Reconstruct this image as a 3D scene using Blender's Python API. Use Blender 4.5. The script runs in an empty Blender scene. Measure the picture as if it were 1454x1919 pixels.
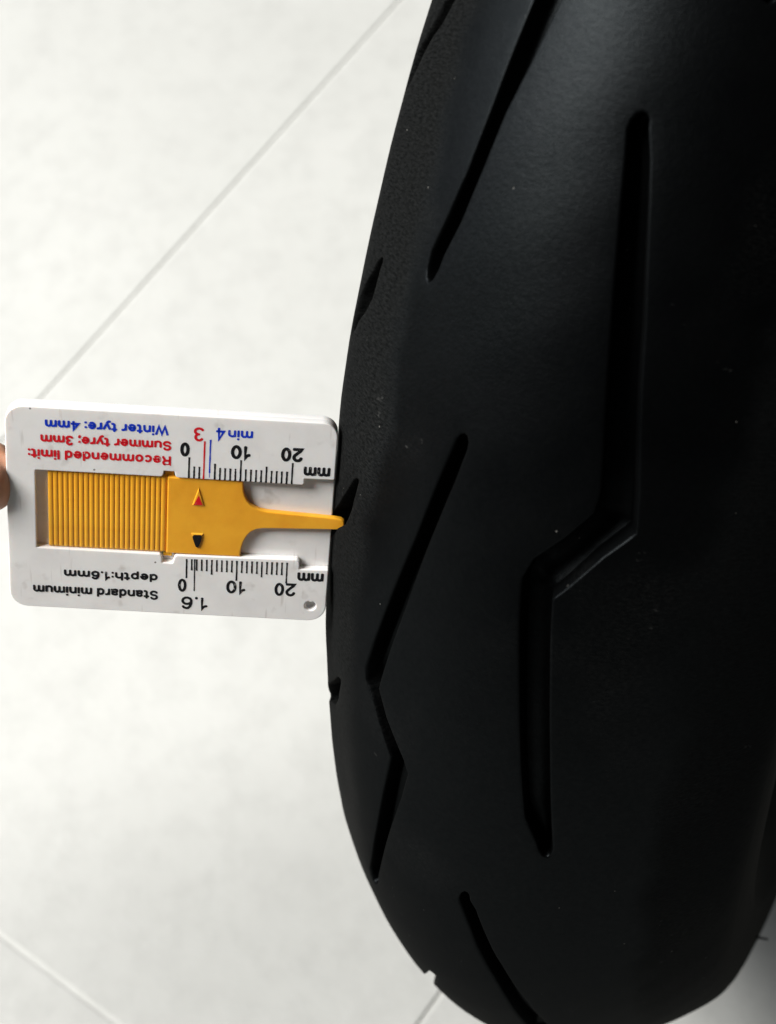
import bpy, bmesh, math, random
import numpy as np
from mathutils import Matrix, Vector
from mathutils.geometry import delaunay_2d_cdt

random.seed(7)
rng = np.random.default_rng(7)
scene = bpy.context.scene
COL = scene.collection

# ------------------------------------------------------------------ frames
# Measurements were taken in the camera's frame (x right, y down, z forward, metres);
# world_of / dir_of turn them into world space: floor at z = 0, z up.
KS = 1.033
WHEEL_C = np.array([0.118276, -0.094237, 0.531423]) * KS
AX = np.array([0.91024747, 0.30191227, -0.28336995])
GRAV = np.array([0.11071459, 0.48198049, 0.86915884])
GRAV = GRAV - AX * (GRAV @ AX); GRAV /= np.linalg.norm(GRAV)
W, H, R, K = 0.0441755 * KS, 0.0258933 * KS, 0.2453781 * KS, 0.95503355
CAM_H = float(WHEEL_C @ GRAV + R)
ZW = -GRAV
XW = np.array([1.0, 0, 0]) - GRAV * GRAV[0]; XW /= np.linalg.norm(XW)
YW = np.cross(ZW, XW)
M3 = np.stack([XW, YW, ZW])
def dir_of(v): return M3 @ np.asarray(v, float)
def world_of(p): return M3 @ np.asarray(p, float) + np.array([0, 0, CAM_H])
def mat4(x, y, z, o):
    return Matrix(((x[0], y[0], z[0], o[0]), (x[1], y[1], z[1], o[1]), (x[2], y[2], z[2], o[2]), (0, 0, 0, 1)))

# ------------------------------------------------------------------ camera
cam_d = bpy.data.cameras.new('camera'); cam = bpy.data.objects.new('camera', cam_d); COL.objects.link(cam)
cam.matrix_world = mat4(dir_of((1, 0, 0)), dir_of((0, -1, 0)), dir_of((0, 0, -1)), world_of((0, 0, 0)))
cam_d.sensor_fit = 'VERTICAL'; cam_d.sensor_height = 36.0
cam_d.lens = 36.0 * 3650.0 / 1919.0
cam_d.clip_start = 0.01; cam_d.clip_end = 60
cam_d.dof.use_dof = True; cam_d.dof.focus_distance = 0.385; cam_d.dof.aperture_fstop = 24
scene.camera = cam

# ------------------------------------------------------------------ light
world = bpy.data.worlds.new('World'); scene.world = world; world.use_nodes = True
bg = world.node_tree.nodes['Background']
bg.inputs[0].default_value = (0.93, 0.97, 1.0, 1); bg.inputs[1].default_value = 0.012

def area(name, towards, dist, size, size_y, power, col):
    ld = bpy.data.lights.new(name, 'AREA'); ld.shape = 'RECTANGLE'; ld.size = size; ld.size_y = size_y
    ld.energy = power; ld.color = col
    lo = bpy.data.objects.new(name, ld); COL.objects.link(lo)
    target = Vector(world_of((-0.02, 0.0, 0.42)))
    d = Vector(dir_of(towards)).normalized()
    lo.location = target + d * dist
    lo.rotation_euler = (-d).to_track_quat('-Z', 'Y').to_euler()
    return lo
area('window_light', (-0.68, -0.40, -0.615), 1.9, 0.9, 0.9, 79.0, (1.0, 0.985, 0.95))
area('side_light', (-0.95, -0.42, -0.06), 1.6, 0.9, 0.9, 11.5, (0.93, 0.97, 1.0))

vs = scene.view_settings
vs.view_transform = 'Standard'; vs.look = 'None'; vs.exposure = 0.0; vs.gamma = 1.0
vs.use_curve_mapping = False
scene.cycles.use_denoising = True
scene.cycles.max_bounces = 8

# ------------------------------------------------------------------ helpers
def tag(o, label=None, cat=None, kind=None, group=None):
    if label: o['label'] = label
    if cat: o['category'] = cat
    if kind: o['kind'] = kind
    if group: o['group'] = group
    return o
def link(name, me, mat=None, parent=None):
    o = bpy.data.objects.new(name, me); COL.objects.link(o)
    if mat and me is not None and len(me.materials) == 0: me.materials.append(mat)
    if parent: o.parent = parent
    return o
def empty(name, mw):
    o = bpy.data.objects.new(name, None); COL.objects.link(o); o.matrix_world = mw
    o.empty_display_size = 0.01
    return o
def smooth(me, on=True):
    me.polygons.foreach_set('use_smooth', [on] * len(me.polygons)); me.update()

class NT:
    def __init__(s, name):
        s.m = bpy.data.materials.new(name); s.m.use_nodes = True
        s.t = s.m.node_tree; s.b = s.t.nodes['Principled BSDF']
    def n(s, typ, **kw):
        nd = s.t.nodes.new(typ)
        for k, v in kw.items():
            if k in nd.inputs and not hasattr(nd, k): nd.inputs[k].default_value = v
            else: setattr(nd, k, v)
        return nd
    def l(s, a, b): s.t.links.new(a, b)
    def noise(s, vec, scale, detail=4, rough=0.55):
        nd = s.t.nodes.new('ShaderNodeTexNoise'); nd.inputs['Scale'].default_value = scale
        nd.inputs['Detail'].default_value = detail; nd.inputs['Roughness'].default_value = rough
        if vec: s.l(vec, nd.inputs['Vector'])
        return nd.outputs[0]
    def ramp(s, fac, stops):
        r = s.t.nodes.new('ShaderNodeValToRGB'); s.l(fac, r.inputs[0])
        e = r.color_ramp.elements
        while len(e) < len(stops): e.new(0.5)
        for i, (p, c) in enumerate(stops):
            e[i].position = p; e[i].color = c if len(c) == 4 else (*c, 1)
        return r.outputs[0]
    def mix(s, fac, a, b, blend='MIX'):
        m = s.t.nodes.new('ShaderNodeMix'); m.data_type = 'RGBA'; m.blend_type = blend
        for sock, v in ((m.inputs[0], fac), (m.inputs[6], a), (m.inputs[7], b)):
            if hasattr(v, 'is_output'): s.l(v, sock)
            elif isinstance(v, (int, float)): sock.default_value = v
            else: sock.default_value = v if len(v) == 4 else (*v, 1)
        return m.outputs[2]
    def math(s, op, a, b=0.0, c=0.0):
        m = s.t.nodes.new('ShaderNodeMath'); m.operation = op
        for i, v in enumerate((a, b, c)):
            if hasattr(v, 'is_output'): s.l(v, m.inputs[i])
            else: m.inputs[i].default_value = v
        return m.outputs[0]
    def obj(s): return s.n('ShaderNodeTexCoord').outputs['Object']
    def bump(s, h, strength, dist):
        b = s.t.nodes.new('ShaderNodeBump'); b.inputs['Strength'].default_value = strength
        b.inputs['Distance'].default_value = dist; s.l(h, b.inputs['Height']); return b
    def set(s, **kw):
        for k, v in kw.items():
            sock = s.b.inputs[k.replace('_', ' ')]
            if hasattr(v, 'is_output'): s.l(v, sock)
            else: sock.default_value = v if not (isinstance(v, tuple) and len(v) == 3 and sock.type == 'RGBA') else (*v, 1)

# ------------------------------------------------------------------ materials
def mat_tile():
    t = NT('pale_floor_tile'); c = t.n('ShaderNodeNewGeometry').outputs['Position']
    big = t.noise(c, 7, 3, 0.5); fine = t.noise(c, 160, 4, 0.7); mid = t.noise(c, 62, 6, 0.72)
    col = t.ramp(big, [(0.3, (0.538, 0.541, 0.520)), (0.7, (0.584, 0.587, 0.565))])
    col = t.mix(t.ramp(mid, [(0.45, (0, 0, 0)), (0.70, (0.6, 0.6, 0.6))]), col, (0.480, 0.482, 0.463))
    # a few small grey scuffs
    v = t.n('ShaderNodeTexVoronoi'); v.inputs['Scale'].default_value = 9.0; t.l(c, v.inputs['Vector'])
    spot = t.ramp(t.math('ADD', v.outputs['Distance'], t.math('MULTIPLY', mid, 0.05)), [(0.055, (0.5, 0.5, 0.5)), (0.085, (0, 0, 0))])
    col = t.mix(spot, col, (0.44, 0.44, 0.42))
    t.set(Base_Color=col, Roughness=t.ramp(fine, [(0.3, (0.5, 0.5, 0.5)), (0.7, (0.68, 0.68, 0.68))]))
    t.b.inputs['Specular IOR Level'].default_value = 0.35
    t.l(t.bump(t.math('ADD', fine, t.math('MULTIPLY', mid, 1.5)), 0.35, 0.0006).outputs[0], t.b.inputs['Normal'])
    return t.m
def mat_grout():
    t = NT('grey_grout'); c = t.n('ShaderNodeNewGeometry').outputs['Position']
    t.set(Base_Color=t.ramp(t.noise(c, 120, 4), [(0.3, (0.605, 0.607, 0.585)), (0.7, (0.665, 0.667, 0.645))]), Roughness=0.9)
    return t.m
def mat_rubber(name, side=False):
    t = NT(name); o = t.obj()
    sx = t.n('ShaderNodeSeparateXYZ'); t.l(o, sx.inputs[0])
    absx = t.math('ABSOLUTE', sx.outputs[0])
    n1 = t.noise(o, 55, 5, 0.6); n2 = t.noise(o, 900, 4, 0.7)
    ang_ = t.math('ARCTAN2', sx.outputs[1], t.math('SUBTRACT', sx.outputs[2], R))
    gv = t.n('ShaderNodeCombineXYZ'); t.l(t.math('MULTIPLY', sx.outputs[0], 1000.0), gv.inputs[0]); t.l(t.math('MULTIPLY', ang_, 480.0), gv.inputs[1])
    n3 = t.noise(gv.outputs[0], 1.0, 6, 0.8)
    # worn, scrubbed shoulder band with an uneven border
    edge = t.math('ADD', absx, t.math('MULTIPLY', t.math('SUBTRACT', n1, 0.5), 0.012))
    band = t.n('ShaderNodeMapRange'); band.interpolation_type = 'SMOOTHSTEP'
    t.l(edge, band.inputs[0]); band.inputs[1].default_value = 0.0295; band.inputs[2].default_value = 0.0370
    band = band.outputs[0]
    base = t.ramp(n1, [(0.3, (0.0006, 0.0007, 0.0008)), (0.7, (0.0012, 0.0013, 0.0014))])
    worn = t.ramp(n3, [(0.36, (0.0008, 0.0009, 0.0009)), (0.64, (0.0068, 0.0072, 0.0073))])
    col = t.mix(band, base, worn)
    # dust specks and faint scuffs
    v = t.n('ShaderNodeTexVoronoi'); v.inputs['Scale'].default_value = 330.0; t.l(o, v.inputs['Vector'])
    rc = t.n('ShaderNodeSeparateColor'); t.l(v.outputs['Color'], rc.inputs[0])
    speck = t.math('MULTIPLY', t.math('LESS_THAN', v.outputs['Distance'], t.math('MULTIPLY', rc.outputs[1], 0.06)), t.math('GREATER_THAN', rc.outputs[0], 0.74))
    col = t.mix(t.math('MULTIPLY', speck, 0.7), col, (0.20, 0.195, 0.18))
    sm = t.noise(o, 24, 3, 0.5)
    haze = t.math('MULTIPLY', t.ramp(sm, [(0.56, (0, 0, 0)), (0.75, (1, 1, 1))]), t.ramp(n3, [(0.45, (0, 0, 0)), (0.8, (0.5, 0.5, 0.5))]))
    col = t.mix(haze, col, (0.034, 0.034, 0.033))
    # short pale scratches running across the tread
    mp = t.n('ShaderNodeMapping'); mp.inputs['Scale'].default_value = (60, 420, 420); mp.inputs['Rotation'].default_value = (0.2, 0.35, 0.3)
    t.l(o, mp.inputs[0]); scr = t.noise(mp.outputs[0], 1.0, 3, 0.6)
    scr = t.math('MULTIPLY', t.ramp(scr, [(0.70, (0, 0, 0)), (0.76, (1, 1, 1))]), t.ramp(sm, [(0.50, (0, 0, 0)), (0.62, (0.6, 0.6, 0.6))]))
    col = t.mix(scr, col, (0.055, 0.055, 0.053))
    rough = t.math('ADD', t.math('MULTIPLY', band, 0.22), t.math('ADD', 0.36, t.math('MULTIPLY', n1, 0.08)))
    t.set(Base_Color=col, Roughness=0.9)
    t.b.inputs['Specular IOR Level'].default_value = 0.0
    hgt = t.math('ADD', t.math('MULTIPLY', n2, 0.35), t.math('MULTIPLY', n3, t.math('ADD', 0.25, t.math('MULTIPLY', band, 1.6))))
    bp = t.bump(hgt, 0.75, 0.00026).outputs[0]
    t.l(bp, t.b.inputs['Normal'])
    # matt sheen of old rubber: a weak gloss that does not climb to a mirror at grazing angles
    gl = t.n('ShaderNodeBsdfGlossy'); t.l(rough, gl.inputs['Roughness']); t.l(bp, gl.inputs['Normal'])
    lw = t.n('ShaderNodeLayerWeight'); lw.inputs[0].default_value = 0.5
    gr = t.math('POWER', lw.outputs['Facing'], 6.5)
    side_ = t.math('LESS_THAN', sx.outputs[0], 0.0)
    t.l(t.mix(gr, t.mix(t.math('MULTIPLY', band, t.math('MULTIPLY_ADD', side_, 0.75, 0.25)), t.mix(t.ramp(n2, [(0.35, (0, 0, 0)), (0.65, (1, 1, 1))]), (0.0066, 0.0075, 0.0081), (0.0086, 0.0096, 0.0102)), t.ramp(n3, [(0.36, (0.0018, 0.0020, 0.0021)), (0.64, (0.0098, 0.0102, 0.0102))])), (0.036, 0.036, 0.035)), gl.inputs['Color'])
    ad = t.n('ShaderNodeAddShader'); t.l(t.b.outputs[0], ad.inputs[0]); t.l(gl.outputs[0], ad.inputs[1])
    t.l(ad.outputs[0], t.t.nodes['Material Output'].inputs[0])
    return t.m
def mat_white():
    t = NT('white_plastic'); o = t.obj()
    n1 = t.noise(o, 90, 5, 0.6); n2 = t.noise(o, 500, 4, 0.6); n3 = t.noise(o, 260, 2, 0.5)
    col = t.mix(t.ramp(n1, [(0.42, (0, 0, 0)), (0.72, (0.75, 0.75, 0.75))]), (0.85, 0.835, 0.825), (0.74, 0.715, 0.705))
    st = t.ramp(n3, [(0.60, (0, 0, 0)), (0.76, (0.55, 0.55, 0.55))])
    col = t.mix(t.math('MULTIPLY', st, t.ramp(n1, [(0.45, (0, 0, 0)), (0.6, (1, 1, 1))])), col, (0.36, 0.31, 0.27))
    # fine scratches: noise stretched along one direction
    mp = t.n('ShaderNodeMapping'); mp.inputs['Scale'].default_value = (900, 90, 90); mp.inputs['Rotation'].default_value = (0, 0, 0.5)
    t.l(o, mp.inputs[0]); sc = t.noise(mp.outputs[0], 1.0, 2, 0.5)
    col = t.mix(t.ramp(sc, [(0.66, (0, 0, 0)), (0.76, (0.45, 0.45, 0.45))]), col, (0.50, 0.46, 0.43))
    v = t.n('ShaderNodeTexVoronoi'); v.inputs['Scale'].default_value = 330.0; t.l(o, v.inputs['Vector'])
    rc = t.n('ShaderNodeSeparateColor'); t.l(v.outputs['Color'], rc.inputs[0])
    sp = t.math('MULTIPLY', t.math('LESS_THAN', v.outputs['Distance'], 0.07), t.math('GREATER_THAN', rc.outputs[0], 0.93))
    col = t.mix(t.math('MULTIPLY', sp, 0.8), col, (0.10, 0.07, 0.05))
    t.set(Base_Color=col, Roughness=t.ramp(n1, [(0.3, (0.34, 0.34, 0.34)), (0.7, (0.46, 0.46, 0.46))]))
    t.b.inputs['Subsurface Weight'].default_value = 0.35
    t.b.inputs['Subsurface Radius'].default_value = (1.0, 0.75, 0.6); t.b.inputs['Subsurface Scale'].default_value = 0.0012
    t.l(t.bump(n2, 0.12, 0.0001).outputs[0], t.b.inputs['Normal'])
    return t.m
def mat_yellow():
    t = NT('yellow_plastic'); o = t.obj()
    n1 = t.noise(o, 130, 4, 0.6); n2 = t.noise(o, 600, 3, 0.6)
    col = t.mix(t.ramp(n1, [(0.4, (0, 0, 0)), (0.7, (1, 1, 1))]), (0.90, 0.430, 0.028), (0.80, 0.345, 0.018))
    v = t.n('ShaderNodeTexVoronoi'); v.inputs['Scale'].default_value = 260.0; t.l(o, v.inputs['Vector'])
    rc = t.n('ShaderNodeSeparateColor'); t.l(v.outputs['Color'], rc.inputs[0])
    sp = t.math('MULTIPLY', t.math('LESS_THAN', v.outputs['Distance'], 0.06), t.math('GREATER_THAN', rc.outputs[0], 0.88))
    col = t.mix(t.math('MULTIPLY', sp, 0.8), col, (0.10, 0.03, 0.01))
    t.set(Base_Color=col, Roughness=0.36)
    t.b.inputs['Subsurface Weight'].default_value = 0.3
    t.b.inputs['Subsurface Radius'].default_value = (1.0, 0.45, 0.08); t.b.inputs['Subsurface Scale'].default_value = 0.0012
    t.l(t.bump(n2, 0.15, 0.0001).outputs[0], t.b.inputs['Normal'])
    return t.m
def mat_print(name, col):
    t = NT(name); o = t.obj(); n = t.noise(o, 1500, 3, 0.7)
    n2 = t.noise(o, 420, 3, 0.6)
    wear = t.math('MULTIPLY', t.ramp(n, [(0.60, (0, 0, 0)), (0.66, (1, 1, 1))]), t.ramp(n2, [(0.54, (0, 0, 0)), (0.62, (0.75, 0.75, 0.75))]))
    t.set(Base_Color=t.mix(wear, col, (0.62, 0.60, 0.58)), Roughness=0.6)
    t.b.inputs['Specular IOR Level'].default_value = 0.15
    return t.m
def mat_skin():
    t = NT('skin'); o = t.obj(); n1 = t.noise(o, 110, 4, 0.6)
    mp = t.n('ShaderNodeMapping'); mp.inputs['Scale'].default_value = (1500, 1500, 3500); t.l(o, mp.inputs[0])
    n2 = t.noise(mp.outputs[0], 1.0, 4, 0.6)
    t.set(Base_Color=t.ramp(n1, [(0.3, (0.50, 0.23, 0.13)), (0.7, (0.60, 0.32, 0.20))]), Roughness=0.5)
    t.b.inputs['Subsurface Weight'].default_value = 0.25
    t.b.inputs['Subsurface Radius'].default_value = (1.0, 0.35, 0.2); t.b.inputs['Subsurface Scale'].default_value = 0.003
    t.l(t.bump(n2, 0.25, 0.0003).outputs[0], t.b.inputs['Normal'])
    return t.m
def mat_plain(name, col, rough):
    t = NT(name); o = t.obj()
    t.set(Base_Color=t.mix(t.noise(o, 300, 3), col, tuple(c * 0.85 for c in col)), Roughness=rough)
    return t.m
TILE, GROUT = mat_tile(), mat_grout()
RUBBER = mat_rubber('tyre_rubber')
WHITE, YELLOW = mat_white(), mat_yellow()
INK_K = mat_print('black_print', (0.008, 0.008, 0.010)); INK_R = mat_print('red_print', (0.62, 0.008, 0.018)); INK_B = mat_print('blue_print', (0.004, 0.035, 0.50))
SKIN = mat_skin(); NAIL = mat_plain('fingernail', (0.60, 0.38, 0.30), 0.3)

# ------------------------------------------------------------------ floor
def floor_hit(px, py):
    r = np.array([(px - 727) / 3650, (py - 959.5) / 3650, 1.0]); r *= CAM_H / (r @ GRAV)
    return world_of(r)[:2]
fa, fb = floor_hit(720, 40), floor_hit(90, 740)
du = (fb - fa) / np.linalg.norm(fb - fa)             # direction of the long tile joint
dv = np.array([-du[1], du[0]])
if (floor_hit(825, 1868) - fa) @ dv < 0: dv = -dv
q2 = floor_hit(107, 1833)                            # a point on the crossing joint
PITCH_V = float((floor_hit(825, 1868) - fa) @ dv); PITCH_U = 2 * PITCH_V
org = fa + du * ((q2 - fa) @ du)                     # a corner where two joints cross
ang = math.atan2(du[1], du[0])
JOINT = 0.0021
bm = bmesh.new()
bmesh.ops.create_grid(bm, x_segments=1, y_segments=1, size=6.0)
me = bpy.data.meshes.new('floor'); bm.to_mesh(me); bm.free()
floor = tag(link('floor', me, GROUT), kind='structure')
floor.location = (org[0], org[1], 0.0009)
floor.rotation_euler = (0, 0, ang)
sgn = 1 if (-math.sin(ang) * dv[0] + math.cos(ang) * dv[1]) > 0 else -1
def tile_mesh():
    bm = bmesh.new(); a, b = (PITCH_U - JOINT) / 2, (PITCH_V - JOINT) / 2
    vs_ = [bm.verts.new((x * a, y * b, 0.001)) for x, y in ((-1, -1), (1, -1), (1, 1), (-1, 1))]
    f = bm.faces.new(vs_)
    r = bmesh.ops.extrude_face_region(bm, geom=[f])
    for v in r['geom']:
        if isinstance(v, bmesh.types.BMVert): v.co.z = -0.006
    bmesh.ops.recalc_face_normals(bm, faces=bm.faces)
    top = [e for e in bm.edges if all(abs(v.co.z - 0.001) < 1e-6 for v in e.verts)]
    bmesh.ops.bevel(bm, geom=top, offset=0.0003, segments=2, affect='EDGES')
    m = bpy.data.meshes.new('tile'); bm.to_mesh(m); bm.free(); m.materials.append(TILE); return m
tm = tile_mesh()
for i in range(-4, 5):
    for j in range(-7, 8):
        t_ = link('tile', tm, None, floor)
        t_.location = ((i + 0.5) * PITCH_U, sgn * (j + 0.5) * PITCH_V, rng.normal(0, 0.00008))

# ------------------------------------------------------------------ tyre
tx = dir_of(AX); tz = np.array([0, 0, 1.0]); ty = np.cross(tz, tx)
wc = world_of(WHEEL_C)
tyre = empty('motorcycle_tyre', mat4(tx, ty, tz, (wc[0], wc[1], 0.0)))
tag(tyre, 'worn black motorcycle tyre with angular tread grooves standing on the pale tiled floor', 'tyre')
e0 = -WHEEL_C - AX * (-WHEEL_C @ AX); e0 /= np.linalg.norm(e0); e1 = np.cross(AX, e0)
e0w, e1w = dir_of(e0), dir_of(e1)
e0l = np.array([e0w @ ty, e0w @ tz]); e1l = np.array([e1w @ ty, e1w @ tz])   # in the tyre's own y, z

es = np.array([.0012, .002, .0026, .003, .003, .002, -.001, -.005, -.009]) * KS
er = np.array([.002, .004, .0065, .011, .018, .026, .035, .043, .05]) * KS
S_ = np.linspace(-1, 1, 401)
sr = R - H * (K * S_**2 + (1 - K) * S_**4)
prof_s = np.concatenate([-(W + es)[::-1], W * S_, W + es])
prof_r = np.concatenate([(sr[0] - er)[::-1], sr, sr[-1] - er])
prof_t = np.concatenate([[0], np.cumsum(np.hypot(np.diff(prof_s), np.diff(prof_r)))]); prof_t -= prof_t[len(prof_t) // 2]
# dense, slightly smoothed version so that shoulder and sidewall flow
td = np.linspace(prof_t[0], prof_t[-1], 1600)
sd, rd = np.interp(td, prof_t, prof_s), np.interp(td, prof_t, prof_r)
kern = np.hanning(45); kern /= kern.sum()
def sm_(a):
    p = np.concatenate([2 * a[0] - a[22:0:-1], a, 2 * a[-1] - a[-2:-24:-1]]); return np.convolve(p, kern, 'valid')
far = np.clip((np.abs(td) - 0.050) / 0.006, 0, 1)
sd = sd * (1 - far) + sm_(sd) * far; rd = rd * (1 - far) + sm_(rd) * far
dsd, drd = np.gradient(sd, td), np.gradient(rd, td)
ln = np.hypot(dsd, drd); nsd, nrd = -drd / ln, dsd / ln          # outward normal in (axis, radius)
def surf(t, th, depth):
    t = np.asarray(t); th = np.asarray(th)
    s = np.interp(t, td, sd) - np.interp(t, td, nsd) * depth
    r = np.interp(t, td, rd) - np.interp(t, td, nrd) * depth
    c, sn = np.cos(th), np.sin(th)
    return np.stack([s, r * (c * e0l[0] + sn * e1l[0]), R + r * (c * e0l[1] + sn * e1l[1])], -1)

# grooves as ladders: (t mm, angle deg) of left and right rim, tips as single points
GA = [((-20.72, -3.33), (-15.59, -3.47)), ((-22.57, -0.79), (-18.01, -1.08)), ((-23.99, 1.27), (-20.57, 0.99)), ((-25.84, 3.67), (-22.28, 3.1)), ((-28.4, 5.68), (-24.85, 5.59)), ((-30.6, 7.2), (-27.2, 7.1)), ((-29.6, 8.46),)]
GC = [((-14.17, 13.60),), ((-15.7, 14.3), (-12.95, 14.15)), ((-17.73, 16.18), (-14.17, 15.7)), ((-20.86, 19.2), (-17.3, 18.77)), ((-24.99, 22.65), (-20.57, 22.27)), ((-28.83, 25.91), (-23.42, 25.24)), ((-31.54, 28.36), (-25.98, 27.93)), ((-31.11, 29.12), (-26.55, 28.69)), ((-27.69, 29.84), (-23.42, 29.89)), ((-24.56, 30.99), (-20.86, 30.66)), ((-21.43, 32.19), (-17.87, 31.62)), ((-21.86, 33.01), (-16.44, 32.34)), ((-23.85, 35.88), (-17.87, 34.4)), ((-26.41, 39.53), (-21.14, 37.8)), ((-30.11, 43.98), (-24.85, 41.97)), ((-32.3, 46.3), (-27.6, 45.0)), ((-30.68, 47.6),)]
GB = [((3.1, -0.3),), ((1.64, 0.41), (4.63, 0.22)), ((2.63, 1.51), (6.19, 1.32)), ((3.77, 3.05), (7.76, 2.81)), ((5.2, 4.96), (9.61, 4.72)), ((6.91, 7.31), (11.89, 7.07)), ((8.61, 9.76), (13.88, 9.62)), ((10.46, 12.35), (16.02, 12.06)), ((11.6, 14.07), (17.73, 14.02)), ((11.32, 15.08), (18.87, 15.7)), ((7.47, 16.42), (14.31, 16.95)), ((2.92, 17.72), (9.47, 18.63)), ((1.64, 18.72), (7.33, 19.3)), ((2.49, 20.59), (8.04, 20.74)), ((4.77, 24.33), (9.9, 23.95)), ((6.76, 27.88), (11.89, 27.54)), ((9.04, 31.62), (13.74, 31.28)), ((11.75, 33.3), (14.7, 33.2)), ((14.02, 34.3),)]
GD = [((-1.75, 38.75),), ((-3.06, 39.81), (-0.64, 39.38)), ((-2.35, 40.49), (0.64, 40.05)), ((-0.78, 42.07), (2.35, 41.88)), ((0.78, 43.94), (4.2, 43.7)), ((2.78, 45.95), (6.34, 45.57)), ((5.05, 48.3), (8.6, 47.82)), ((6.9, 51.13), (11.3, 50.5)), ((8.61, 54.2), (13.6, 53.57)), ((10.6, 57.6), (15.8, 57.1)), ((10.4, 58.7), (17.0, 59.1)), ((6.4, 60.1), (12.2, 60.6)), ((2.6, 61.5), (8.0, 62.1)), ((3.0, 64.0), (7.8, 64.1)), ((6.0, 70.0), (10.6, 69.7)), ((9.0, 74.5), (11.4, 74.4)), ((10.6, 75.6),)]
SS1 = [((-41.5, -4.7),), ((-43.6, -4.2), (-41.2, -4.2)), ((-48.05, -2.85), (-44.21, -2.85)), ((-49.9, -1.84), (-46.06, -1.89)), ((-51.61, -1.12), (-48.48, -1.22)), ((-53.61, -0.5), (-50.19, -0.55)), ((-54.6, 0.17), (-51.47, 0.17)), ((-55.2, 0.79), (-52.75, 0.75)), ((-54.6, 1.3),)]
SS2 = [((-48.4, 8.7),), ((-50.9, 9.5), (-48.2, 9.3)), ((-53.3, 10.29), (-48.48, 10.05)), ((-55.0, 11.1), (-48.91, 10.72)), ((-55.9, 11.9), (-50.62, 11.48)), ((-56.2, 12.6), (-53.18, 12.25)), ((-55.8, 13.2),)]
SS3 = [((-41.6, 19.15),), ((-43.64, 19.68), (-41.36, 19.54)), ((-45.63, 20.4), (-41.65, 19.92)), ((-47.77, 21.17), (-42.36, 20.5)), ((-49.76, 21.89), (-42.7, 20.98)), ((-51.9, 22.61), (-43.6, 21.5)), ((-53.5, 23.4), (-45.3, 22.3)), ((-55.0, 24.3), (-49.5, 23.3)), ((-55.0, 25.0),)]
def shift(g, dth, dt=0.0): return [tuple((p[0] + dt, p[1] + dth) for p in st) for st in g]
def mirror(g, dth, dt): return [tuple((-p[0] + dt, p[1] + dth) for p in st)[::-1] for st in g]
GA_full = shift(GC[:12], -38.2, 2.3)[:-1] + GA
SEAM = 196.0                                        # the ring is cut open here, on the underside
lad = []
def put(g, depth):
    for k in (-360, 0, 360):
        ths = [p[1] + k for st in g for p in st]
        if min(ths) > SEAM - 360 + 1.5 and max(ths) < SEAM - 1.5: lad.append((shift(g, k), depth)); return
put(GA_full, 4.2); put(GC, 4.2); put(GB, 4.6); put(GD, 4.6)
put(shift(GC, 39.2, 1.0), 4.2); put(shift(GB, -39.4, 3.0), 4.6)
for off in (79, 119, 160, 201, 242, 283):
    put(shift(GC, off), 4.2); put(shift(GB, off), 4.6)
for off in (-38.5, 0, 39, 79, 119, 160, 201, 242, 283):
    if off not in (-38.5, 0): put(mirror(GC, off + 17, 9.5), 4.2)
put(SS1, 3.2); put(shift(SS2, 0.0, 1.8), 3.4); put(SS3, 3.4)
put(shift(SS3, 12.9, -1.8), 3.4)
for k_ in range(-24, 40):
    th = 24.0 + 12.9 * k_
    if -2 < th < 72 or abs(12.9 * k_) > 168: continue
    put(shift(SS3, 12.9 * k_, -1.0), 3.2)
for k_ in range(-13, 14):
    put(mirror([tuple((-50 + (p[0] + 50) * 0.62, p[1]) for p in st) for st in SS3], 12.9 * k_ + 5.0, 7.6), 2.2)

DEG = math.radians(1.0); UMM = 0.2445 * KS * DEG * 1000         # mm of tread per degree
def to_mm(p): return np.array([p[1] * UMM, p[0] * KS])
def subdiv(L, Rr, step=1.6):
    oL, oR = [L[0]], [Rr[0]]
    for i in range(len(L) - 1):
        n = max(1, int(math.ceil(max(np.linalg.norm(L[i + 1] - L[i]), np.linalg.norm(Rr[i + 1] - Rr[i])) / step)))
        for k in range(1, n + 1):
            oL.append(L[i] + (L[i + 1] - L[i]) * k / n); oR.append(Rr[i] + (Rr[i + 1] - Rr[i]) * k / n)
    return oL, oR
RINGS = [(-0.60, 0.0), (-0.28, 0.04), (-0.10, 0.17), (0.02, 0.55), (0.25, 0.86), (0.42, 1.0)]   # inset mm, share of depth (first values small)
def rings_of(g):
    tipA = to_mm(g[0][0]) if len(g[0]) == 1 else None
    tipB = to_mm(g[-1][0]) if len(g[-1]) == 1 else None
    mid = [st for st in g if len(st) == 2]
    L = [to_mm(st[0]) for st in mid]; Rr = [to_mm(st[1]) for st in mid]
    L, Rr = subdiv(L, Rr)
    out = []
    def ins(hw, d): return d if d <= 0 else hw * math.tanh(d / hw)
    for d, _ in RINGS:
        pl, pr_ = [], []
        for a, b in zip(L, Rr):
            c = (a + b) / 2; hw = np.linalg.norm(b - a) / 2; k = (hw - ins(hw, d)) / hw
            pl.append(c + (a - c) * k); pr_.append(c + (b - c) * k)
        def cap(c_a, c_b, tip, first):
            c = (c_a + c_b) / 2; side = (c_b - c_a) / 2; hw = np.linalg.norm(side); ax_ = tip - c; le = np.linalg.norm(ax_)
            kw = (hw - ins(hw, d)) / hw; kl = max(0.05, (le - ins(le, d)) / le)
            return [c + ax_ * kl * math.sin(f) + side * kw * math.cos(f) for f in np.linspace(0, math.pi, 7)[1:-1]]
        poly = list(pl)
        if tipB is not None: poly += cap(L[-1], Rr[-1], tipB, False)[::-1]
        poly += pr_[::-1]
        if tipA is not None: poly += cap(L[0], Rr[0], tipA, True)
        out.append(np.array(poly))
    return out
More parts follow.
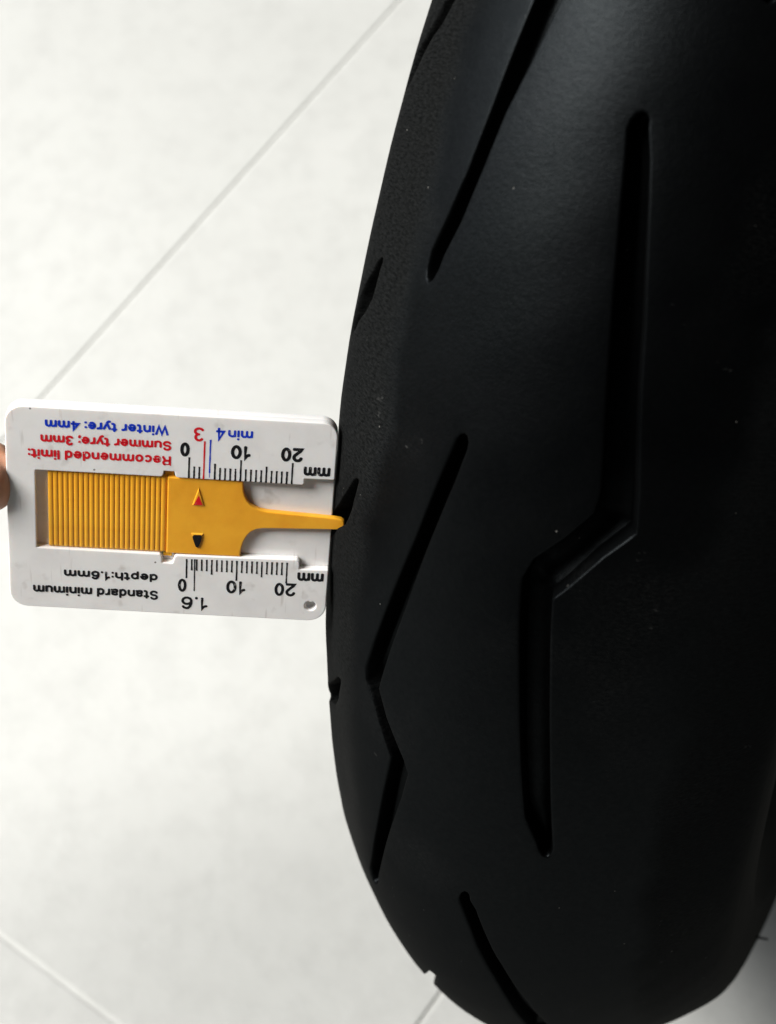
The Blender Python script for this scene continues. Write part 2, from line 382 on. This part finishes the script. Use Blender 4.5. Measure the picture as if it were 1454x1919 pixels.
def inside(pts, poly):
    x, y = pts[:, 0], pts[:, 1]; r = np.zeros(len(pts), bool); n = len(poly)
    for i in range(n):
        a, b = poly[i], poly[i - 1]
        if a[1] == b[1]: continue
        c = ((a[1] > y) != (b[1] > y)) & (x < (b[0] - a[0]) * (y - a[1]) / (b[1] - a[1]) + a[0]); r ^= c
    return r

T_EDGE = 63.0                                        # mm of profile either side of the crown that is tread
NTH = 480
th_lo = SEAM - 360.0
ths = th_lo + np.arange(NTH + 1) * 360.0 / NTH
ts = np.concatenate([np.linspace(-T_EDGE, -36, 17), np.linspace(-33.5, 33.5, 28), np.linspace(36, T_EDGE, 17)])
gx, gy = np.meshgrid(ths * UMM, ts, indexing='ij')
grid = np.stack([gx.ravel(), gy.ravel()], 1)
border = (np.abs(grid[:, 1]) > T_EDGE - 1e-6) | (grid[:, 0] < ths[0] * UMM + 1e-6) | (grid[:, 0] > ths[-1] * UMM - 1e-6)
# keep each shape only if it does not touch one already kept
kept = []
for g, dep in lad:
    rg = rings_of(g); p = rg[0]
    lo, hi = p.min(0) - 0.4, p.max(0) + 0.4
    if lo[1] < -T_EDGE + 0.6 or hi[1] > T_EDGE - 0.6: continue
    ok = True
    for rg2, _, lo2, hi2 in kept:
        if (lo < hi2).all() and (lo2 < hi).all() and (inside(p, rg2[0]).any() or inside(rg2[0], p).any()): ok = False; break
    if ok: kept.append((rg, dep, lo, hi))
keep = np.ones(len(grid), bool)
for rg, dep, lo, hi in kept:
    cand = np.where((grid > lo - 1).all(1) & (grid < hi + 1).all(1) & ~border)[0]
    if len(cand) == 0: continue
    q = grid[cand]; bad = inside(q, rg[0])
    dmin = np.min(np.hypot(q[:, None, 0] - rg[0][None, :, 0], q[:, None, 1] - rg[0][None, :, 1]), 1)
    keep[cand[bad | (dmin < 0.9)]] = False
pts = [grid[keep]]; dep_in = [np.zeros(keep.sum())]; edges = []; base = int(keep.sum())
for rg, dep, lo, hi in kept:
    for k, p in enumerate(rg):
        n = len(p); f = RINGS[k][1]
        dd = f if k < 4 else f * dep
        if k == 3: dd = 0.75
        pts.append(p); dep_in.append(np.full(n, dd)); edges += [(base + i, base + (i + 1) % n) for i in range(n)]
        base += n
pts = np.concatenate(pts); dep_in = np.concatenate(dep_in)
v2, e2, f2, ov, oe, of = delaunay_2d_cdt([Vector((float(a), float(b))) for a, b in pts], edges, [], 0, 1e-5)
P2 = np.array([(v.x, v.y) for v in v2])
dp = np.array([max(dep_in[i] for i in o) if len(o) else 0.0 for o in ov])
# slight wear waviness, so the tread is not a perfect surface of revolution
wav = 0.05 * np.sin(P2[:, 0] * 0.11 + 0.3) * np.cos(P2[:, 1] * 0.17) + 0.03 * np.sin(P2[:, 0] * 0.31 + P2[:, 1] * 0.23)
wav *= np.clip((T_EDGE - np.abs(P2[:, 1])) / 6, 0, 1)
run_th = [-180, -12, -4, -1, 1, 4.5, 8, 13, 16.5, 20, 24, 31, 35, 40, 45, 50, 60, 180]
run_mm = [0, -0.6, -0.9, -0.35, -0.1, 0.25, 0.55, 0.9, 0.85, 0.35, 0.1, 0.0, -0.35, -0.6, -0.4, 0, 0, 0]
def runout(t_mm, th_deg):
    th_deg = (np.asarray(th_deg) + 180) % 360 - 180
    f_ = np.clip((-np.asarray(t_mm) - 30) / 16, 0, 1); return np.interp(th_deg, run_th, run_mm) * f_ * f_ * (3 - 2 * f_)
wav -= runout(P2[:, 1], P2[:, 0] / UMM)
xyz = surf(P2[:, 1] / 1000, np.radians(P2[:, 0] / UMM), (dp + wav) / 1000)
me = bpy.data.meshes.new('tread'); me.from_pydata(xyz.tolist(), [], [list(f) for f in f2]); me.update()
bm = bmesh.new(); bm.from_mesh(me)
bmesh.ops.remove_doubles(bm, verts=bm.verts, dist=0.00002)
bmesh.ops.recalc_face_normals(bm, faces=bm.faces)
bm.to_mesh(me); bm.free(); smooth(me)
ctr = np.mean([p.center[:] for p in list(me.polygons)[:50]], 0)
tread = link('tread', me, RUBBER, tyre)

def revolve(name, prof, mat, parent, run=False):
    n = len(prof); th = np.radians(ths[:-1])
    vs_ = []
    for i_, (s, r) in enumerate(prof):
        for a in th:
            c, sn = math.cos(a), math.sin(a)
            if run:
                k_ = max(0.0, 1 - i_ / 9) * float(runout(-T_EDGE, math.degrees(a))) / 1000
                s, r = prof[i_][0] + float(np.interp(-te, td, nsd)) * k_, prof[i_][1] + float(np.interp(-te, td, nrd)) * k_
            vs_.append((s, r * (c * e0l[0] + sn * e1l[0]), R + r * (c * e0l[1] + sn * e1l[1])))
    fs = []
    m = len(th)
    for i in range(n - 1):
        for j in range(m):
            fs.append((i * m + j, i * m + (j + 1) % m, (i + 1) * m + (j + 1) % m, (i + 1) * m + j))
    me = bpy.data.meshes.new(name); me.from_pydata(vs_, [], fs); me.update()
    bm = bmesh.new(); bm.from_mesh(me); bmesh.ops.recalc_face_normals(bm, faces=bm.faces); bm.to_mesh(me); bm.free()
    smooth(me); return link(name, me, mat, parent)
te = T_EDGE / 1000
for sg in (-1, 1):
    tt = np.linspace(te, td[-1], 16)
    pr_ = [(sg * abs(float(np.interp(t, td, sd))), float(np.interp(t, td, rd))) for t in tt]
    s0, r0 = pr_[-1]
    pr_ += [(s0 - sg * 0.001, r0 - 0.004), (s0 - sg * 0.003, r0 - 0.006), (s0 - sg * 0.006, r0 - 0.006), (s0 - sg * 0.0085, r0 - 0.003)]
    # two raised moulding ribs round the sidewall
    for k in (6, 11):
        pr_[k] = (pr_[k][0] + sg * 0.0006, pr_[k][1])
    revolve('sidewall', pr_, RUBBER, tyre, sg < 0)
tin = np.linspace(-td[-1], td[-1], 41)
liner = [(float(np.interp(t, td, sd) - np.interp(t, td, nsd) * 0.0082), float(np.interp(t, td, rd) - np.interp(t, td, nrd) * 0.0082)) for t in tin]
revolve('inner_liner', liner, RUBBER, tyre)
# moulding hairs left on the rubber
def spike_mesh():
    bm = bmesh.new()
    bmesh.ops.create_cone(bm, cap_ends=True, segments=8, radius1=0.0005, radius2=0.00028, depth=0.0036)
    for v in bm.verts:
        v.co.z += 0.0014
        v.co.x += 60 * v.co.z * v.co.z
    m = bpy.data.meshes.new('vent_spike'); bm.to_mesh(m); bm.free(); smooth(m); m.materials.append(RUBBER); return m
spm = spike_mesh()
def spike(t_mm, th_deg, lean=0.0, sc=1.0):
    t = t_mm / 1000; th = math.radians(th_deg)
    p = surf(t, th, 0.0); q = surf(t, th, -0.001); nrm = Vector(q - p).normalized()
    o = link('vent_spike', spm, None, tyre)
    o.matrix_local = Matrix.Translation(Vector(p)) @ nrm.to_track_quat('Z', 'Y').to_matrix().to_4x4() @ Matrix.Rotation(lean, 4, 'Z') @ Matrix.Diagonal((sc, sc, sc, 1))
for t_mm, th_deg, le in ((68.6, 81.7, 0.6), (68.6, 118.0, 2.0), (68.6, 150.0, 1.0), (68.6, -60.0, 2.6)):
    spike(t_mm, th_deg, le)

# ------------------------------------------------------------------ tread depth gauge
GP0 = np.array([-0.03875093, -0.00655881, 0.37879187])
GAx = np.array([0.99708526, 0.05487292, 0.05300897]); GB_ = np.array([-0.07437842, 0.85386991, 0.51514466]); GN = np.cross(GAx, GB_)
# local frame of the gauge: x right, y up (= -b), z towards the viewer (= -n); millimetres in code
gm = mat4(dir_of(GAx), dir_of(-GB_), dir_of(-GN), world_of(GP0))
gauge = empty('tread_depth_gauge', gm)
tag(gauge, 'white plastic tread depth gauge with yellow ribbed slider held against the tyre', 'gauge')
def rounded(poly, seg=6):
    """poly: (a, b, radius) in gauge mm (b down) -> list of points"""
    out = []; n = len(poly)
    for i in range(n):
        p = np.array(poly[i][:2], float); r = poly[i][2] if len(poly[i]) > 2 else 0
        if r <= 0: out.append(p); continue
        u = np.array(poly[i - 1][:2], float) - p; v = np.array(poly[(i + 1) % n][:2], float) - p
        lu, lv = np.linalg.norm(u), np.linalg.norm(v); u /= lu; v /= lv
        a_ = math.acos(np.clip(u @ v, -1, 1)); tl = min(r / math.tan(a_ / 2), lu * 0.49, lv * 0.49); r = tl * math.tan(a_ / 2)
        c = p + (u + v) / np.linalg.norm(u + v) * (r / math.sin(a_ / 2))
        s0 = p + u * tl - c; s1 = p + v * tl - c
        a0 = math.atan2(s0[1], s0[0]); a1 = math.atan2(s1[1], s1[0]); d = (a1 - a0 + math.pi) % (2 * math.pi) - math.pi
        for k in range(seg + 1):
            f = a0 + d * k / seg; out.append(c + r * np.array([math.cos(f), math.sin(f)]))
    return out
def plate(name, polys, d0, d1, bev, mat, parent, bres=2):
    """extruded outline between depths d0 < d1 (mm below the front face), edges rounded by bev"""
    cu = bpy.data.curves.new(name, 'CURVE'); cu.dimensions = '2D'; cu.fill_mode = 'BOTH'
    for pl in polys:
        sp = cu.splines.new('POLY'); sp.points.add(len(pl) - 1); sp.use_cyclic_u = True
        for pt, q in zip(sp.points, pl): pt.co = (q[0] / 1000, -q[1] / 1000, 0, 1)
    cu.extrude = max(1e-6, ((d1 - d0) / 2 - bev) / 1000); cu.bevel_depth = bev / 1000; cu.bevel_resolution = bres; cu.offset = -bev / 1000
    tmp = bpy.data.objects.new(name, cu); COL.objects.link(tmp)
    bpy.context.view_layer.update()
    me = bpy.data.meshes.new_from_object(tmp.evaluated_get(bpy.context.evaluated_depsgraph_get()))
    bpy.data.objects.remove(tmp); bpy.data.curves.remove(cu)
    me.name = name
    bm = bmesh.new(); bm.from_mesh(me); bmesh.ops.remove_doubles(bm, verts=bm.verts, dist=1e-7)
    bmesh.ops.translate(bm, verts=bm.verts, vec=(0, 0, -(d0 + d1) / 2000))
    bmesh.ops.recalc_face_normals(bm, faces=bm.faces)
    for e in bm.edges:
        if len(e.link_faces) == 2 and e.calc_face_angle(0) > math.radians(38): e.smooth = False
    bm.to_mesh(me); bm.free(); smooth(me); me.materials.clear()
    for p in me.polygons:
        if abs(p.normal.z) > 0.999: p.use_smooth = False
    return link(name, me, mat, parent)
def circle(cx_, cy_, r, n=24): return [np.array([cx_ + r * math.cos(2 * math.pi * k / n), cy_ + r * math.sin(2 * math.pi * k / n)]) for k in range(n)]

frame_poly = [(28.35, -1.36, .25), (28.35, -13.85, 3.0), (-35.3, -13.85, 3.6), (-35.3, 32.0, 3.6), (28.35, 32.0, 3.6), (28.35, 19.55, .25),
              (22.5, 19.75, .2), (22.45, 17.5, .8), (-2.35, 17.95, .7), (-2.85, 19.85, .2), (-4.92, 19.85, .2), (-5.0, 17.85, .7), (-29.72, 17.8, .2),
              (-29.68, 0.05, .2), (-5.0, 0.0, .7), (-4.8, -1.3, .15), (-2.82, -1.3, .15), (-2.5, 0.03, .6), (22.45, 0.15, .5), (22.45, -1.28, .2)]
frame = plate('frame', [rounded(frame_poly), circle(25.15, 28.35, 1.15)], 0.0, 1.7, 0.22, WHITE, gauge, 3)
back = plate('back_plate', [rounded([(28.4, -13.8, 3.2), (-35.3, -13.8, 3.6), (-35.3, 32.0, 3.6), (28.4, 32.0, 3.6)]), circle(25.15, 28.35, 1.02)], 1.712, 3.3, 0.2, WHITE, gauge, 3)
# slider: thin base under the ribs, thick head with the probe, a tab in the notches
slider = plate('slider', [rounded([(-27.38, 0.16, .2), (-4.2, 0.16, .1), (-4.2, 17.68, .1), (-27.38, 17.7, .2)])], 0.72, 1.68, 0.1, YELLOW, gauge)
tab = plate('tab', [rounded([(-4.72, -1.22, .1), (-2.95, -1.22, .1), (-3.05, 18.85, .1), (-4.8, 18.85, .1)])], 1.15, 1.66, 0.08, YELLOW, slider)
def arc(c, r, a0, a1, n=9): return [(c[0] + r * math.cos(math.radians(a0 + (a1 - a0) * k / n)), c[1] + r * math.sin(math.radians(a0 + (a1 - a0) * k / n))) for k in range(n + 1)]
hp = [(-4.12, 0.2), (10.6, 0.2), (10.62, 0.9), (10.72, 2.2), (10.98, 3.4), (11.5, 4.6), (12.2, 5.5), (13.1, 6.15), (14.2, 6.6), (15.6, 6.85), (19.2, 7.05), (24.7, 7.3), (28.6, 7.5), (30.2, 7.72), (30.75, 8.15), (30.9, 8.9), (30.65, 9.8), (30.1, 10.12),
      (28.7, 10.22), (22.1, 10.5), (16.0, 10.76), (14.6, 10.85), (13.5, 11.15), (12.55, 11.75), (11.75, 12.75), (11.15, 14.1), (10.8, 15.6), (10.64, 16.9), (10.62, 17.7), (-4.12, 17.7)]
head = plate('head', [[np.array(p) for p in hp]], 0.34, 1.66, 0.28, YELLOW, slider, 3)
def rib_mesh(length, w, h):
    bm = bmesh.new(); n = 7; rows = []
    prof = [(math.cos(math.pi * k / n), math.sin(math.pi * k / n)) for k in range(n + 1)]
    ys = [(0.0, .35), (0.18, .8), (0.45, 1.0), (length - 0.45, 1.0), (length - 0.18, .8), (length, .35)]
    for y, k in ys:
        rows.append([bm.verts.new((c * w / 2000 * (0.8 + 0.2 * k), -y / 1000, s * h * k / 1000)) for c, s in prof])
    for i in range(len(rows) - 1):
        for j in range(n): bm.faces.new((rows[i][j], rows[i][j + 1], rows[i + 1][j + 1], rows[i + 1][j]))
    bm.faces.new(rows[0]); bm.faces.new(rows[-1][::-1])
    bmesh.ops.recalc_face_normals(bm, faces=bm.faces)
    m = bpy.data.meshes.new('rib'); bm.to_mesh(m); bm.free(); smooth(m); m.materials.append(YELLOW); return m
rm = rib_mesh(17.25, 1.0, 0.20)
for k in range(23):
    o = link('rib', rm, None, slider); o.location = ((-26.86 + 1.0005 * k) / 1000, -0.00030, -0.00072)
def tri_marker(name, pts3, apex_h, ink_pts, ink):
    bm = bmesh.new()
    b_ = [bm.verts.new((p[0] / 1000, -p[1] / 1000, -0.00035)) for p in pts3]
    t_ = [bm.verts.new(((p[0] * .78 + c[0] * .22) / 1000, -(p[1] * .78 + c[1] * .22) / 1000, -0.00034 + apex_h / 1000)) for p, c in [(p, np.mean(pts3, 0)) for p in pts3]]
    bm.faces.new(t_)
    for i in range(3): bm.faces.new((b_[i], b_[(i + 1) % 3], t_[(i + 1) % 3], t_[i]))
    bmesh.ops.recalc_face_normals(bm, faces=bm.faces)
    m = bpy.data.meshes.new(name); bm.to_mesh(m); bm.free()
    o = link(name, m, YELLOW, slider)
    return plate(name + '_ink', [[np.array(p) for p in ink_pts]], 0.34 - apex_h - 0.04, 0.34 - apex_h + 0.02, 0.0, ink, slider)
r_ = tri_marker('arrow', [(2.0, 2.0), (0.75, 6.3), (3.2, 6.25)], 0.22, [(2.02, 3.9), (1.1, 6.05), (2.85, 6.0)], INK_R); r_.name = 'arrow_print'; r_['label'] = 'red triangular arrow print'
r_ = tri_marker('arrow', [(2.05, 16.3), (0.65, 12.6), (3.2, 12.55)], 0.22, [(2.1, 15.95), (1.7, 15.7), (1.15, 14.1), (1.0, 13.4), (1.3, 13.0), (2.6, 12.95), (2.9, 13.2), (2.75, 14.2), (2.4, 15.5)], INK_K); r_.name = 'arrow_print'; r_['label'] = 'black triangular arrow print'

# --- print: tick marks and words (flat ink, 0.03 mm proud)
def marks(name, segs, ink, parent):
    bm = bmesh.new()
    for x0, b0, x1, b1, w in segs:
        n = 7; L_, R_2 = [], []
        for k in range(n + 1):
            f = k / n; x = x0 + (x1 - x0) * f + rng.normal(0, .012); b = b0 + (b1 - b0) * f; ww = w * (1 + rng.normal(0, .10)) / 2 * (1.25 if k in (0, n) else 1)
            L_.append(bm.verts.new(((x - ww) / 1000, -b / 1000, 0.00003))); R_2.append(bm.verts.new(((x + ww) / 1000, -b / 1000, 0.00003)))
        for k in range(n): bm.faces.new((L_[k], L_[k + 1], R_2[k + 1], R_2[k]))
    bmesh.ops.recalc_face_normals(bm, faces=bm.faces)
    for f in bm.faces:
        if f.normal.z < 0: f.normal_flip()
    m = bpy.data.meshes.new(name); bm.to_mesh(m); bm.free(); return link(name, m, ink, parent)
for k in range(21):
    if k in (3, 4): continue
    top = -4.72 if k % 10 == 0 else (-3.6 if k % 5 == 0 else -2.72)
    marks('tick_mark', [(k - .0, top, k, -0.06 + 0.006 * k, .33)], INK_K, frame)
marks('tick_mark', [(2.9, -8.45, 2.85, 0.0, .30)], INK_R, frame)['label'] = 'red limit line'
marks('tick_mark', [(4.02, -8.85, 3.98, -1.5, .28), (3.98, -1.5, 3.97, -0.4, .10)], INK_B, frame)['label'] = 'blue limit line'
for k in range(21):
    bot = 23.2 if k % 10 == 0 else (22.05 if k % 5 == 0 else 21.28)
    marks('tick_mark', [(k, 18.66 - 0.02 * k, k + .04, bot, .32)], INK_K, frame)
marks('tick_mark', [(1.59, 18.6, 1.66, 26.2, .24)], INK_K, frame)

def el(cx_, cy_, rx, ry, a0, a1, n=14):
    return [(cx_ + rx * math.cos(math.radians(a0 + (a1 - a0) * k / n)), cy_ + ry * math.sin(math.radians(a0 + (a1 - a0) * k / n))) for k in range(n + 1)]
X_ = 0.66; arch = lambda x0, x1: [(x0, 0.42)] + el((x0 + x1) / 2, 0.44, (x1 - x0) / 2, 0.22, 180, 0, 10) + [(x1, 0.08)]
GLYPH = {
 '0': (.58, [el(.29, .5, .20, .42, 90, 450, 26)]), '1': (.42, [[(.08, .68), (.16, .71), (.24, .78), (.30, .92), (.30, .08)]]),
 '2': (.60, [el(.29, .68, .21, .24, 170, -35) + [(.30, .36), (.14, .20), (.08, .08), (.53, .08)]]),
 '3': (.58, [el(.28, .705, .185, .215, 155, -90), el(.28, .285, .215, .205, 90, -155)]),
 '4': (.62, [[(.42, .08), (.42, .92), (.07, .30), (.57, .30)]]),
 '6': (.60, [el(.30, .33, .21, .25, 180, 540, 24), [(.09, .33), (.10, .55), (.15, .76), (.24, .90), (.34, .92), (.44, .87), (.49, .77)]]),
 '.': (.18, [[(.09, .05), (.09, .13)]]), ':': (.18, [[(.09, .05), (.09, .13)], [(.09, .54), (.09, .62)]]), ';': (.18, [[(.10, .12), (.09, .0), (.04, -.06)], [(.09, .54), (.09, .62)]]),
 'W': (.96, [[(.06, .92), (.26, .08), (.48, .90), (.70, .08), (.90, .92)]]),
 'R': (.68, [[(.1, .08), (.1, .92), (.36, .92)] + el(.36, .70, .21, .22, 90, -90, 10) + [(.1, .48)], [(.36, .48), (.48, .38), (.60, .08)]]),
 'S': (.66, [el(.32, .70, .22, .22, 15, 255) + el(.33, .285, .23, .205, 75, -165)]),
 'i': (.18, [[(.09, .08), (.09, X_)], [(.09, .90), (.09, .97)]]), 'l': (.18, [[(.09, .08), (.09, .92)]]),
 't': (.38, [[(.17, .85), (.17, .20), (.20, .11), (.26, .08), (.34, .08)], [(.03, X_), (.34, X_)]]),
 'r': (.38, [[(.09, .08), (.09, X_)], [(.09, .40), (.13, .55), (.22, .64), (.35, X_)]]),
 'n': (.58, [[(.09, .08), (.09, X_)], arch(.09, .49)]), 'm': (.88, [[(.09, .08), (.09, X_)], arch(.09, .44), arch(.44, .79)]),
 'h': (.58, [[(.09, .08), (.09, .92)], arch(.09, .49)]),
 'u': (.58, [[(.49, .08), (.49, X_)], [(.09, X_), (.09, .30)] + el(.29, .30, .20, .22, 180, 360, 10)]),
 'e': (.60, [[(.10, .38), (.50, .38)] + el(.30, .37, .205, .29, 2, 318, 20)]),
 'o': (.62, [el(.31, .37, .215, .29, 90, 450, 22)]), 'c': (.56, [el(.30, .37, .205, .29, 45, 315, 18)]),
 'd': (.58, [el(.29, .37, .20, .29, 0, 360, 22), [(.49, .08), (.49, .92)]]), 'p': (.58, [el(.29, .37, .20, .29, 0, 360, 22), [(.09, -.16), (.09, X_)]]),
 'a': (.56, [[(.10, .62)] + el(.28, .48, .18, .18, 150, 0, 8) + [(.46, .20), (.50, .08)], [(.46, .40), (.28, .37), (.14, .32), (.09, .22), (.13, .11), (.23, .08), (.35, .11), (.46, .24)]]),
 'y': (.54, [[(.05, X_), (.27, .08)], [(.49, X_), (.27, .06), (.20, -.09), (.13, -.15), (.04, -.15)]]), ' ': (.24, [])}
def words(txt, right, left, base, cap, ink, stroke=0.48, ref='H'):
    """upside-down print: starts at the right end, baseline on top; right/left in mm, cap = letter height"""
    pen = 0.0; strokes = []
    for ch in txt:
        w, ss_ = GLYPH[ch]
        strokes += [[(x + pen, y) for x, y in st] for st in ss_]; pen += w + 0.07
    xs = [x for st in strokes for x, y in st]; x0, x1 = min(xs), max(xs)
    hw = stroke / 2; Hh = cap if ref == 'H' else cap / 0.74
    sx = (right - left - stroke) / max(1e-6, x1 - x0) if x1 > x0 else 0
    bm = bmesh.new()
    for q, st in enumerate(strokes):
        P = np.array([(right - hw - (x - x0) * sx, base + hw + (y - .08) / .84 * (Hh - stroke)) for x, y in st])
        P += rng.normal(0, 0.008, P.shape)
        seg = np.diff(P, axis=0); seg /= np.maximum(1e-9, np.linalg.norm(seg, axis=1))[:, None]
        nr = np.stack([-seg[:, 1], seg[:, 0]], 1); L_, R_2 = [], []
        z = 0.00003 + q * 0.0000015
        closed = np.linalg.norm(P[0] - P[-1]) < 0.08
        for k in range(len(P)):
            if k == 0 or k == len(P) - 1:
                if closed: m = nr[0] + nr[-1]; m /= np.linalg.norm(m); off = m * hw
                else: off = (nr[0] if k == 0 else nr[-1]) * hw
                if closed: P[k] = (P[0] + P[-1]) / 2
            else:
                m = nr[k - 1] + nr[k]; m /= max(1e-6, np.linalg.norm(m)); off = m * hw / max(0.45, m @ nr[k])
            for lst, p in ((L_, P[k] + off), (R_2, P[k] - off)): lst.append(bm.verts.new((p[0] / 1000, -p[1] / 1000, z)))
        for k in range(len(P) - 1): bm.faces.new((L_[k], L_[k + 1], R_2[k + 1], R_2[k]))
        if not closed:                               # rounded stroke ends
            for k, d in ((0, -seg[0]), (len(P) - 1, seg[-1])):
                nn = nr[0] if k == 0 else nr[-1]
                arc_ = [bm.verts.new(((P[k] + hw * (nn * math.cos(f) + d * 0.7 * math.sin(f)))[0] / 1000, -(P[k] + hw * (nn * math.cos(f) + d * 0.7 * math.sin(f)))[1] / 1000, z)) for f in np.linspace(0, math.pi, 6)[1:-1]]
                bm.faces.new([L_[k]] + arc_ + [R_2[k]])
    for f in bm.faces:
        f.normal_update()
        if f.normal.z < 0: f.normal_flip()
    me = bpy.data.meshes.new('lettering'); bm.to_mesh(me); bm.free()
    o = link('lettering', me, ink, frame); o['label'] = {INK_K: 'black', INK_R: 'red', INK_B: 'blue'}[ink] + ' upside down print reading ' + txt
    return o
words('Winter tyre: 4mm', -4.02, -27.65, -11.36, 2.2, INK_B)
words('Summer tyre; 3mm', -3.5, -28.55, -8.05, 2.2, INK_R)
words('Recommended limit:', -3.5, -31.0, -4.76, 2.25, INK_R)
words('depth:1.6mm', -5.7, -24.4, 22.58, 2.1, INK_K)
words('Standard minimum', -5.58, -30.6, 26.6, 2.28, INK_K)
words('0', 0.05, -1.78, -7.95, 3.12, INK_K, .66)
words('10', 11.9, 7.98, -8.0, 3.12, INK_K, .66)
words('20', 21.9, 17.66, -8.1, 3.15, INK_K, .66)
words('3', 2.72, 0.74, -11.44, 3.12, INK_R, .52)
words('min', 12.1, 7.3, -11.32, 1.64, INK_B, .46, 'x')
words('4', 6.75, 4.89, -11.68, 2.92, INK_B, .48)
words('mm', 27.4, 22.17, -4.2, 2.08, INK_K, .60, 'x')
words('0', 0.1, -1.65, 23.4, 3.12, INK_K, .56)
words('10', 12.0, 8.05, 23.2, 3.12, INK_K, .58)
words('20', 22.0, 17.76, 23.15, 3.15, INK_K, .58)
words('1.6', 4.5, -0.89, 27.6, 3.12, INK_K, .54)
words('mm', 27.5, 22.19, 20.28, 2.08, INK_K, .60, 'x')

# ------------------------------------------------------------------ hand steadying the gauge from behind its left end
def hand():
    # joints in gauge mm: (a, b, depth away from the viewer), radius
    J = {}; E_ = []
    def chain(start, pts):
        prev = start
        for nm, p, r in pts:
            J[nm] = (p, r)
            if prev: E_.append((prev, nm))
            prev = nm
    chain(None, [('palm', (-128, 24, 44), (13, 26))])
    chain('palm', [('wrist', (-172, 30, 36), (17, 22)), ('arm1', (-215, 36, 26), (21, 25)), ('arm2', (-300, 46, 4), (29, 31)), ('arm3', (-400, 58, -24), (37, 37))])
    chain('palm', [('k1', (-108, 10, 30), (11, 12)), ('i1', (-84, 5, 15), (9.5, 9.5)), ('i2', (-62, 3, 7.5), (8.6, 8.6)), ('i3', (-47, 4.3, 4.4), (8.4, 8.4)), ('i4', (-38.5, 4.2, 3.4), (7.9, 7.9)), ('i5', (-33.6, 4.0, 3.2), (5.6, 5.6))])
    chain('palm', [('k2', (-104, 26, 44), (11, 12)), ('m1', (-80, 25, 46), (9.6, 9.6)), ('m2', (-63, 24, 34), (8.4, 8.4)), ('m3', (-68, 23, 19), (7.6, 7.6)), ('m4', (-77, 23, 14), (6.4, 6.4))])
    chain('palm', [('k3', (-106, 42, 46), (10.5, 11)), ('r1', (-82, 42, 46), (9, 9)), ('r2', (-66, 42, 36), (8, 8)), ('r3', (-72, 42, 22), (7.2, 7.2)), ('r4', (-80, 42, 17), (6.2, 6.2))])
    chain('palm', [('k4', (-112, 56, 46), (9.5, 10)), ('p1', (-94, 58, 46), (7.8, 7.8)), ('p2', (-82, 58, 36), (7, 7)), ('p3', (-87, 58, 25), (6.3, 6.3)), ('p4', (-94, 58, 20), (5.5, 5.5))])
    chain('palm', [('t1', (-136, 2, 30), (13, 13)), ('t2', (-116, -14, 30), (10.5, 10.5)), ('t3', (-94, -20, 32), (9.2, 9.2)), ('t4', (-80, -22, 34), (7.6, 7.6))])
    names = list(J); idx = {n: i for i, n in enumerate(names)}
    me = bpy.data.meshes.new('hand_skin')
    me.from_pydata([(J[n][0][0] / 1000, -J[n][0][1] / 1000, -J[n][0][2] / 1000) for n in names], [(idx[a], idx[b]) for a, b in E_], [])
    o = bpy.data.objects.new('hand_tmp', me); COL.objects.link(o)
    o.modifiers.new('Skin', 'SKIN'); sv = me.skin_vertices[0].data
    for n in names:
        sv[idx[n]].radius = (J[n][1][0] / 1000, J[n][1][1] / 1000); sv[idx[n]].use_root = (n == 'palm')
    ss = o.modifiers.new('Sub', 'SUBSURF'); ss.levels = 3; ss.render_levels = 3
    bpy.context.view_layer.update()
    m2 = bpy.data.meshes.new_from_object(o.evaluated_get(bpy.context.evaluated_depsgraph_get()))
    bpy.data.objects.remove(o); m2.name = 'hand'; smooth(m2); m2.materials.clear()
    h = link('hand', m2, SKIN); h.matrix_world = gm
    tag(h, 'bare hand with one fingertip showing at the left end of the gauge', 'hand')
    def nail(p, d, up, r):
        bm = bmesh.new(); bmesh.ops.create_uvsphere(bm, u_segments=14, v_segments=8, radius=1.0)
        m = bpy.data.meshes.new('fingernail'); bm.to_mesh(m); bm.free(); smooth(m)
        n_ = link('fingernail', m, NAIL, h)
        d = Vector((d[0], -d[1], -d[2])).normalized(); up = Vector((up[0], -up[1], -up[2])); up = (up - d * up.dot(d)).normalized(); s = up.cross(d)
        pos = Vector((p[0], -p[1], -p[2])) / 1000 + up * r * 0.60 / 1000
        n_.matrix_local = Matrix.Translation(pos) @ Matrix((d, s, up)).transposed().to_4x4() @ Matrix.Diagonal((r * 0.85 / 1000, r * 0.66 / 1000, r * 0.36 / 1000, 1))
    nail((-45.5, 4.3, 4.8), (10, -.1, -.5), (0, 0, 1), 6.4); nail((-72, 23, 16.6), (-9, 0, -5), (5, 0, -9), 6.2)
    nail((-84, -21, 33.4), (14, -2, 2), (0, -1, -.5), 7.4)
    return h
hand()
